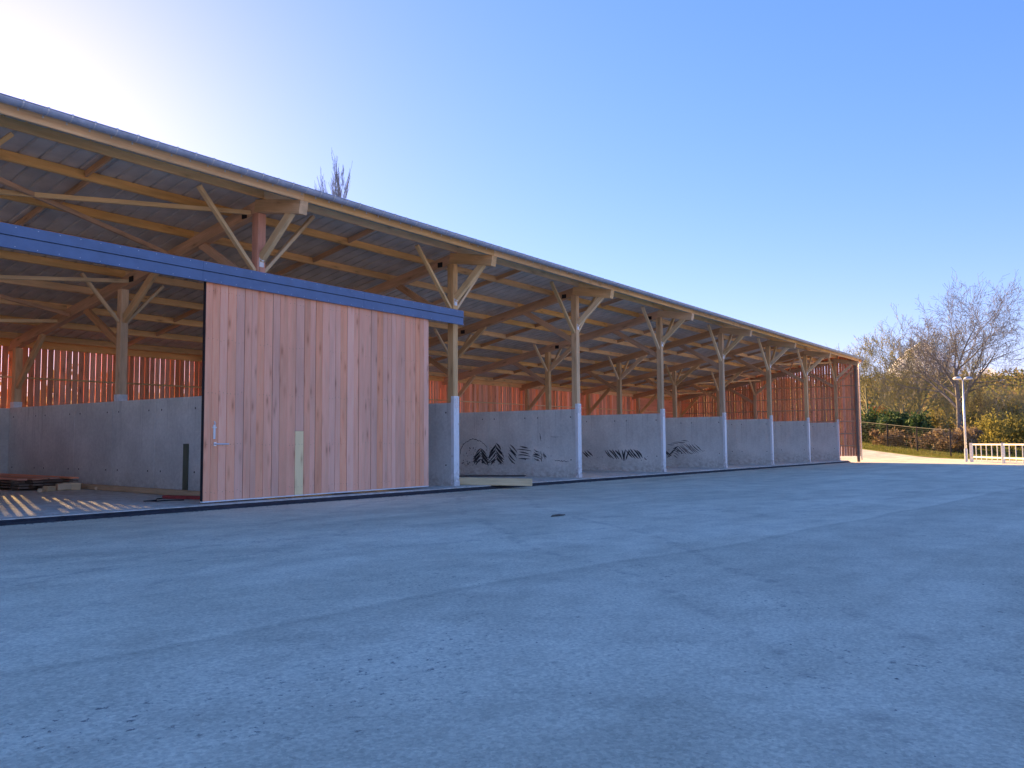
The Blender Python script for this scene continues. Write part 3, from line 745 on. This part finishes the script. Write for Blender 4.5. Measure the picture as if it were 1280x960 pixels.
b = MB(); Mx = Matrix.Translation((9.9, -.2, .31)) @ Matrix.Rotation(math.atan2(-2.8, 1.6), 4, 'Z')
b.box(-1.6, 1.5, -.12, .75, -.012, .012, Mx); tag(b.build('dark_sheet', M['black']), 'thin dark sheet lying on top of the yellowish beam', 'sheet')
# debris on the yard
b = MB(); r_ = random.Random(5)
for i in range(220):
    d = r_.uniform(4, 34)**1.0; an = yaw+r_.uniform(-.6, .6); x = CAM.x+math.cos(an)*d; y = CAM.y+math.sin(an)*d
    if y > -1: continue
    s_ = r_.uniform(.004, .011)*(1 if r_.random() < .95 else 2.0); z = A(x, y)
    vs = [(x+r_.uniform(-1, 1)*s_*.3+s_*cx, y+s_*cy, z+s_*cz*.5) for cx, cy, cz in ((1, 0, 0), (0, 1.2, 0), (-1.1, 0, 0), (0, -1, 0), (.2, .1, .9), (-.1, 0, -.1))]
    b.add(vs, [(0, 1, 4), (1, 2, 4), (2, 3, 4), (3, 0, 4), (1, 0, 5), (2, 1, 5), (3, 2, 5), (0, 3, 5)])
for i in range(900):
    x = r_.uniform(-15, 40); edge = r_.random() < .6
    y = (-.78-abs(r_.gauss(0, .10))) if edge else r_.uniform(-.55, 3.5); z = A(x, y) if edge else S(x, y)
    s_ = r_.uniform(.006, .02)*(1.6 if edge else 1); el_ = r_.uniform(1, 2.6)
    vs = [(x+s_*cx*el_, y+s_*cy, z+s_*cz*.5) for cx, cy, cz in ((1, 0, 0), (0, 1.2, 0), (-1.1, 0, 0), (0, -1, 0), (.2, .1, .9))]
    b.add(vs, [(0, 1, 4), (1, 2, 4), (2, 3, 4), (3, 0, 4)])
tag(b.build('yard_debris', M['stone']), 'small stones and crumbs scattered over the asphalt yard', 'debris', None, 'stuff')
for i, (x, y) in enumerate(((1.1, -8.9), )):
    b = MB(); z = A(x, y)
    for j in range(5): b.tube([(x+j*.05, y, z+.01), (x+j*.06+.12, y+.05, z+.03), (x+j*.07+.25, y-.03, z+.012)], .012, 4)
    tag(b.build('twig', M['bark_dark']), 'small dark twig lying on the asphalt in front of the door', 'twig')

# ---------------------------------------------------------------- vegetation
def tree_mesh(name, H, seed, m, trunk_r, spread=.55, levels=5, first=.3, bend=.25, upb=.12, nb=(7, 6, 5, 5, 4), lens=(.55, .55, .5, .5), minr=.012, leader=True):
    rnd = random.Random(seed); b = MB()
    def grow(p, d, L, r, lv):
        n = max(2, 5-lv) if lv < 3 else 2
        pts = [p]; rs = [r]; dd = d.copy()
        for i in range(n):
            dd = (dd+Vector((rnd.gauss(0, 1), rnd.gauss(0, 1), rnd.gauss(0, .6)))*bend*(.35 if lv == 0 else .55)/n**.5+Vector((0, 0, upb/n))).normalized()
            p = p+dd*L/n; pts.append(p); rs.append(max(minr, r*(1-(i+1)/n*(.72 if lv else .6))))
        b.tube(pts, rs, 7 if lv == 0 else (5 if lv == 1 else 3), cap=lv < 2)
        if lv >= levels-1: return
        c = nb[lv]
        for j in range(c):
            f = first+(1-first)*(j+rnd.uniform(.2, .9))/c if lv == 0 else .2+.8*(j+rnd.random())/c
            f = min(f, .99); q = f*n; i = min(int(q), n-1); pp = pts[i].lerp(pts[i+1], q-i)
            ax = (pts[i+1]-pts[i]).normalized(); az = rnd.uniform(0, 6.283)+j*2.4
            s_ = ax.cross(Vector((0, 0, 1)) if abs(ax.z) < .9 else Vector((1, 0, 0))).normalized(); s2 = ax.cross(s_)
            an = spread*rnd.uniform(.75, 1.35)*(1.1 if lv == 0 else 1.0)
            nd = (ax*math.cos(an)+(s_*math.cos(az)+s2*math.sin(az))*math.sin(an)).normalized()
            rr = (rs[i]+(rs[i+1]-rs[i])*(q-i))*rnd.uniform(.5, .72)
            grow(pp, nd, L*lens[lv]*rnd.uniform(.75, 1.25)*(1.15-.4*f if lv == 0 else 1), max(minr, rr), lv+1)
    grow(Vector((0, 0, -.3)), Vector((0, 0, 1)), H*.62, trunk_r, 0)
    return b
def tree(name, loc, label, group, b, m, rz=0):
    """trunk and crown as parts of one thing"""
    root = tag(empty(name, loc, rz), label, 'tree', group)
    return root
def split_build(b, root, m, nt):
    """first nt faces are the trunk, the rest the crown"""
    t_ = MB(); t_.v = b.v; t_.f = b.f[:nt]; mt = mesh('trunk', b.v[:max(max(f) for f in b.f[:nt])+1], b.f[:nt], m, True)
    link('trunk', mt, root)
    off = max(max(f) for f in b.f[:nt])+1
    fs = [tuple(i-off for i in f) for f in b.f[nt:]]
    link('crown', mesh('crown', b.v[off:], fs, m, False), root)
def leaves(b, pts, n_, size, rnd, spread=.5):
    for _ in range(n_):
        c = Vector(rnd.choice(pts))+Vector((rnd.gauss(0, spread), rnd.gauss(0, spread), rnd.gauss(0, spread*.8)))
        leaf(b, c, size*rnd.uniform(.6, 1.4), rnd)
def leaf(b, c, s_, rnd):
    u = Vector((rnd.gauss(0, 1), rnd.gauss(0, 1), rnd.gauss(0, 1))).normalized(); v = u.cross(Vector((rnd.gauss(0, 1), rnd.gauss(0, 1), rnd.gauss(0, 1)))).normalized()
    b.add([c-u*s_, c+v*s_*.45, c+u*s_, c-v*s_*.45], [(0, 1, 2, 3)])

# the big bare tree on the right
TB = Vector((98.2, -3.7, T(98.2, -3.7)))
tb = tree_mesh('big', 19.5, 14, M['bark'], .62, .72, 6, .42, .26, .16, (9, 7, 6, 5, 3), (.95, .62, .55, .5, .45), .016)
big = tag(empty('bare_tree', TB, 3.4), 'tallest bare tree with wide spreading crown behind the street lamp', 'tree')
nt = 4*7+2+3
def trunk_faces(): return 5*7+2
big.scale = (.70, .70, .84); split_build(tb, big, M['bark'], trunk_faces())
# medium twiggy trees between the barn end and the big tree
protos = []
for s_, H, lv in ((21, 10.5, 6), (22, 9.5, 6), (23, 11, 6)):
    bb = tree_mesh('p', H, s_, M['bark_pale'], .2, .5, lv, .16, .28, .16, (8, 5, 4, 4, 3), (.72, .6, .55, .5, .5), .011)
    protos.append(bb)
tl = [((110.0, 9.0), 0, 1.25, 'twiggy pale bare tree nearest the barn corner, behind the dark hedge', 'bark_pale'),
      ((112.0, 5.5), 1, 1.5, 'twiggy bare tree second from the barn corner, above the hedge', 'bark_pale'),
      ((109.0, 2.0), 2, 1.3, 'twiggy bare tree behind the right end of the dark hedge', 'bark_pale'),
      ((104.0, 3.5), 1, .95, 'pale twiggy tree between the dark hedge and the tallest tree', 'bark_pale'),
      ((118.0, -2.0), 0, 1.1, 'bare tree close behind and left of the tallest tree', 'bark_pale')]
pm_ = {}; lf_ = {}
def place_tree(name, loc, pi, sc_, rz, label, group, mk):
    root = tag(empty(name, (loc[0], loc[1], T(*loc)), rz), label, 'tree', group); root.scale = (sc_,)*3
    if (pi, mk) not in pm_:
        bb = protos[pi]; ntf = trunk_faces(); off = max(max(f) for f in bb.f[:ntf])+1
        pm_[(pi, mk)] = (mesh('trunk', bb.v[:off], bb.f[:ntf], M[mk], True), mesh('crown', bb.v[off:], [tuple(i-off for i in f) for f in bb.f[ntf:]], M[mk]))
    link('trunk', pm_[(pi, mk)][0], root); link('crown', pm_[(pi, mk)][1], root)
    if pi not in lf_:
        rl_ = random.Random(pi); q = MB(); vv = protos[pi].v
        for _ in range(1500): leaf(q, Vector(vv[rl_.randrange(len(vv)//3, len(vv))])+Vector((rl_.gauss(0, .15), rl_.gauss(0, .15), rl_.gauss(0, .15))), rl_.uniform(.04, .10), rl_)
        lf_[pi] = mesh('leaves', q.v, q.f, M['spring'])
    tag(link('leaves', lf_[pi], root), kind='stuff')
    return root
for i, (loc, pi, s_, lb, mk) in enumerate(tl):
    place_tree('bare_tree', loc, pi, s_, i*1.7, lb, None, mk)
r_ = random.Random(31)
# wood edge behind, several dozen thin bare trees
for i in range(22):
    t_ = (i+.5)/22; d = r_.uniform(125, 175); px = 1190+t_*190; an = yaw-math.atan((px-640)/1045.)
    x, y = CAM.x+math.cos(an)*d, CAM.y+math.sin(an)*d
    place_tree('wood_edge_tree', (x, y), r_.randrange(3), r_.uniform(.5, .8), r_.uniform(0, 6), 'thin bare tree in the brown wood edge behind the white railing', 'bare trees of the wood edge', r_.choice(['bark_pale', 'bark_dark', 'bark']))
# leafy masses
def bush(name, cx, cy, rx, ry, h, n_, size, mk, label, cat, seed, group=None, lump=6, z0=None, stems=True):
    rnd = random.Random(seed); b = MB(); z = T(cx, cy) if z0 is None else z0
    lumps = [(rnd.uniform(-.85, .85)*rx, rnd.uniform(-.85, .85)*ry, rnd.uniform(.25, .85)*h, rnd.uniform(.18, .5)) for _ in range(lump+6)]
    for i in range(n_):
        lx, ly, lz, lr = rnd.choice(lumps)
        v = Vector((rnd.gauss(0, 1), rnd.gauss(0, 1), rnd.gauss(0, 1))).normalized()*abs(rnd.gauss(.8, .28))
        p = Vector((lx+v.x*rx*lr, ly+v.y*ry*lr, max(.05, lz+v.z*h*lr*.8)))
        leaf(b, p, size*rnd.uniform(.35, 1.5), rnd)
    root = tag(empty(name, (cx, cy, z)), label, cat, group)
    b.build('foliage', M[mk], root)
    if stems:
        sb = MB()
        for _ in range(14):
            lx, ly, lz, lr = rnd.choice(lumps); sb.tube([(lx*.3, ly*.3, -.2), (lx*.8, ly*.8, lz*.6), (lx, ly, lz*1.15)], [.06, .04, .015], 4)
        sb.build('stem', M['bark_dark'], root)
    return root
bush('hedge', 102.6, 6.6, 2.6, 3.0, 4.4, 5200, .22, 'ivy', 'dark green ivy-covered hedge nearest the barn corner', 'hedge', 41, lump=9)
bush('hedge', 99.6, 2.6, 2.4, 2.8, 4.0, 4800, .22, 'ivy', 'dark green ivy-covered hedge left of the middle fence post', 'hedge', 42, lump=9)
bush('ivy_bush', 94.8, -.8, 1.3, 1.5, 4.2, 2600, .2, 'ivy', 'round dark green ivy bush hanging on the middle fence post', 'bush', 43, lump=5)
for i, (x, y, rx, h, mk, lb) in enumerate((
        (96.5, 3.6, 2.2, 2.0, 'dry', 'dry beige brush low in front of the dark hedge'),
        (93.0, -2.2, 2.4, 2.6, 'dry', 'dry beige brush behind the wire fence, right of the ivy bush'),
        (91.0, -4.8, 2.4, 2.8, 'dry', 'dry beige brush at the foot of the tallest tree'),
        (97.0, -8.6, 3.6, 4.4, 'yellow', 'yellow-green shrub right of the lamp post, nearest it'),
        (98.0, -12.6, 4.0, 4.2, 'yellow', 'yellow-green shrub behind the white railing'),
        (100.0, -17.5, 4.5, 4.4, 'yellow', 'yellow-green shrub at the right edge behind the railing'),
        (104.0, -5.5, 3.2, 4.6, 'olive', 'olive shrub just behind the tallest tree trunk'),
        (112.0, 12.0, 4.2, 3.6, 'olive', 'olive shrub mass beyond the barn corner'),
        (122.0, 4.0, 4.6, 4.2, 'olive', 'olive shrub mass behind the dark hedge'),
        (121.0, -9.0, 5.5, 6.5, 'olive', 'tall olive shrub mass right of the tallest tree'),
        (124.0, -20.0, 6.0, 8.0, 'olive', 'tall olive shrub mass at the right edge of the wood'),
        (114.0, 9.0, 1.9, 4.6, 'rust', 'russet leaved shrub above the hedge near the barn corner'))):
    bush('shrub', x, y, rx, rx, h, 2600 if rx < 4 else 3600, .17 if h < 5 else .26, mk, lb, 'shrub', 60+i, lump=8)
# far wooded hillside
b = MB(); rnd = random.Random(77)
for i in range(1100):
    d = rnd.uniform(150, 420); an = rnd.uniform(-.35, .75); x, y = CAM.x+math.cos(an)*d, CAM.y+math.sin(an)*d
    if x < 70: continue
    z = T(x, y); R0 = rnd.uniform(2.2, 4.2); hh = rnd.uniform(3, 6.5)*(.75 if d > 300 else 1)
    for _ in range(60):
        v = Vector((rnd.gauss(0, 1), rnd.gauss(0, 1), rnd.gauss(0, 1))).normalized()*rnd.uniform(.6, 1)
        leaf(b, Vector((x+v.x*R0, y+v.y*R0, z+hh*.55+v.z*hh*.5)), rnd.uniform(.35, .8), rnd)
tag(b.build('hillside_wood', M['farwood']), 'brown-green wooded hillside far beyond the barn', 'wood', None, 'stuff')
# grass verge along the road edge
E = [(70.5, -13.0), (75.3, -6.3), (80.2, -1.2), (85.7, 4.9), (93.0, 12.5), (100, 19)]
vs = []; fs = []
for i, (x, y) in enumerate(E):
    for j, o in enumerate((0, .15, 1.5, 4, 9, 16, 30)):
        px_, py_ = x+o*.95, y-o*.45
        vs.append((px_, py_, T(px_, py_)+(.0 if j == 0 else .07)))
for i in range(len(E)-1):
    for j in range(6): a = i*7+j; fs.append((a, a+1, a+8, a+7))
tag(link('grass_verge', mesh('grass_verge', vs, fs, M['grass'])), None, None, None, 'structure')
b = MB(); rnd = random.Random(5)
for _ in range(9000):
    t_ = rnd.random()*(len(E)-2)+1; i = int(t_); f = t_-i
    if i >= len(E)-1: continue
    x = E[i][0]*(1-f)+E[i+1][0]*f; y = E[i][1]*(1-f)+E[i+1][1]*f; o = .15+abs(rnd.gauss(0, 4))
    x += o*.95; y -= o*.45; h = rnd.uniform(.08, .3); a = rnd.uniform(0, 3.14); dx, dy = math.cos(a)*.03, math.sin(a)*.03
    z = T(x, y)+.06; b.add([(x-dx, y-dy, z), (x+dx, y+dy, z), (x+rnd.uniform(-.1, .1), y+rnd.uniform(-.1, .1), z+h)], [(0, 1, 2)])
tag(b.build('verge_grass', M['blade']), 'short yellow-green grass growing on the verge below the fence', 'grass', None, 'stuff')

# poplar tip behind the roof
pp = tree_mesh('poplar', 43, 8, M['bark'], .4, .30, 5, .25, .12, .5, (26, 8, 6, 4), (.24, .5, .5, .5), .02)
pop = tag(empty('poplar_tree', (38.4, 38.5, T(38.4, 38.5)), .4), 'slender bare tree tip showing above the roof', 'tree')
pop.scale = (.6, .6, .815); split_build(pp, pop, M['pale_bark'], trunk_faces())

# ---------------------------------------------------------------- wire fence, railing, lamp
fr = tag(empty('wire_fence', (77.5, -5.7, T(77.5, -5.7))), 'dark wire fence with square posts in front of the hedge', 'fence')
FP = [(77.5, -5.74), (86.5, -1.15), (93.2, 3.26), (99.7, 7.86), (106, 12.5)]
o0 = Vector((77.5, -5.7, T(77.5, -5.7)))
FH = 2.75
tops = []
for (x, y) in FP:
    p = Vector((x, y, T(x, y)))-o0; tops.append(p); timber('fence_post', p+Vector((0, 0, -.2)), p+Vector((0, 0, FH+.15)), .14, .14, M['black'], fr)
for a, c_ in zip(tops, tops[1:]):
    timber('top_rail', a+Vector((0, 0, FH)), c_+Vector((0, 0, FH)), .06, .06, M['black'], fr)
    wb = MB()
    for j in range(1, 12): wb.tube([a+Vector((0, 0, j*.23)), c_+Vector((0, 0, j*.23))], .004, 3, False)
    n_ = 34
    for j in range(n_): q = a.lerp(c_, j/n_); wb.tube([q, q+Vector((0, 0, FH))], .004, 3, False)
    tag(wb.build('wire_mesh', M['black'], fr), kind='stuff')

lx, ly = 64.82, -8.71; lz = T(lx, ly)
lamp = tag(empty('street_lamp', (lx, ly, lz)), 'slim pale street lamp with two round heads beside the white railing', 'street lamp')
b = MB(); b.tube([(0, 0, -.1), (0, 0, 3), (0, 0, 6.9)], [.10, .085, .06], 10); b.build('lamp_post', M['zinc_light'], lamp, smooth=True)
b = MB(); b.tube([(0, 0, 0), (0, 0, 1.1)], .13, 10); b.build('base_sleeve', M['zinc'], lamp)
for s_ in (-1, 1):
    d_ = Vector((rt.x, rt.y, 0)).normalized()*s_
    b = MB(); b.tube([(0, 0, 6.75), d_*.12+Vector((0, 0, 6.95)), d_*.3+Vector((0, 0, 7.0))], .03, 6); b.build('arm', M['zinc_light'], lamp)
    b = MB(); c_ = d_*.46+Vector((0, 0, 7.0))
    prof = [(.0, .16), (.2, .13), (.33, .03), (.34, -.03), (.25, -.10), (.0, -.12)]
    vs = []; 
    for r, z in prof: vs += [(c_.x+math.cos(6.283*j/14)*r, c_.y+math.sin(6.283*j/14)*r, c_.z+z) for j in range(14)]
    fs = [(i*14+j, i*14+(j+1) % 14, (i+1)*14+(j+1) % 14, (i+1)*14+j) for i in range(5) for j in range(14)]
    b.add(vs, [f[::-1] for f in fs]); b.build('lamp_head', M['white'] if s_ < 0 else M['zinc'], lamp, smooth=True)

RL = [(64.9, -9.1), (59.7, -11.9), (54.5, -14.9), (49, -18)]
o0 = Vector((64.9, -9.1, T(64.9, -9.1)))
rl = tag(empty('white_railing', o0), 'white painted post and rail barrier beside the street lamp', 'railing')
RH_ = 1.45
pts = [Vector((x, y, T(x, y) if x > 60 else A(x, y)))-o0 for x, y in RL]
for a, c_ in zip(pts, pts[1:]):
    timber('top_rail', a+Vector((0, 0, RH_)), c_+Vector((0, 0, RH_)), .07, .11, M['white'], rl)
    timber('lower_rail', a+Vector((0, 0, .42)), c_+Vector((0, 0, .42)), .07, .12, M['white'], rl)
    L = (c_-a).length; n_ = int(L/.95)
    for j in range(n_):
        q = a.lerp(c_, j/n_); wd = .06
        timber('baluster', q+Vector((0, 0, .1)), q+Vector((0, 0, RH_)), wd, wd, M['white'], rl)
for q in pts: timber('rail_post', q+Vector((.02, 0, -.05)), q+Vector((.02, 0, RH_+.12)), .24, .24, M['white'], rl)

# cloud low over the hill
def cloud():
    rnd = random.Random(12); b = MB(); import bmesh
    bm = bmesh.new()
    def an(px): return yaw-math.atan((px-640)/1045.)
    D = 3600.; s_ = D/1045.
    for (px, py, r) in ((1108, 483, 8), (1120, 474, 12), (1134, 466, 17), (1150, 458, 20), (1166, 462, 19), (1182, 468, 16), (1145, 478, 16), (1168, 480, 16), (1190, 482, 10), (1200, 474, 10), (1155, 448, 13), (1215, 480, 9), (1235, 478, 11), (1250, 482, 9)):
        a = an(px); c_ = Vector((CAM.x+math.cos(a)*D, CAM.y+math.sin(a)*D, 1.6+(551-py)*s_))
        c_.z -= 7*s_; r = r*.85; n0 = len(bm.verts); bmesh.ops.create_icosphere(bm, subdivisions=4, radius=r*s_, matrix=Matrix.Translation(c_))
        bm.verts.ensure_lookup_table()
        for v in bm.verts[n0:]:
            dd = v.co-c_; q = v.co/(s_*6); q2 = v.co/(s_*2.2)
            v.co = c_+dd*(1+.12*noise.noise(q))
    me = bpy.data.meshes.new('cloud'); bm.to_mesh(me); bm.free(); me.materials.append(M['cloud'])
    me.polygons.foreach_set('use_smooth', [True]*len(me.polygons))
    return tag(link('cloud', me), 'low white cumulus cloud over the wooded hill', 'cloud', None, 'stuff')
m, t, b_ = newmat('cloud_white'); b_.inputs['Base Color'].default_value = (.95, .97, 1.0, 1); b_.inputs['Roughness'].default_value = 1
tr_ = N(t, 'ShaderNodeBsdfTranslucent'); tr_.inputs[0].default_value = (1, 1, 1, 1); mx_ = N(t, 'ShaderNodeMixShader'); mx_.inputs[0].default_value = .8
t.links.new(b_.outputs[0], mx_.inputs[1]); t.links.new(tr_.outputs[0], mx_.inputs[2]); t.links.new(mx_.outputs[0], t.nodes['Material Output'].inputs[0]); M['cloud'] = m
cloud()

# tree belt behind the barn, glimpsed through the slats
b = MB(); rnd = random.Random(91)
for i in range(46):
    x = -40+i*4.2+rnd.uniform(-1.5, 1.5); y = rnd.uniform(62, 85); z = T(x, y); R0 = rnd.uniform(2.2, 3.6); hh = rnd.uniform(7.5, 11)
    b.tube([(x, y, z-.3), (x+.2, y, z+hh*.5), (x, y, z+hh*.9)], [.22, .14, .04], 5)
    for _ in range(260):
        v = Vector((rnd.gauss(0, 1), rnd.gauss(0, 1), rnd.gauss(0, 1))).normalized()*rnd.uniform(.5, 1)
        leaf(b, Vector((x+v.x*R0, y+v.y*R0, z+hh*.52+v.z*hh*.46)), rnd.uniform(.35, .7), rnd)
tag(b.build('tree_belt', M['olive']), 'belt of olive trees behind the barn glimpsed through the slat gaps', 'wood', None, 'stuff')
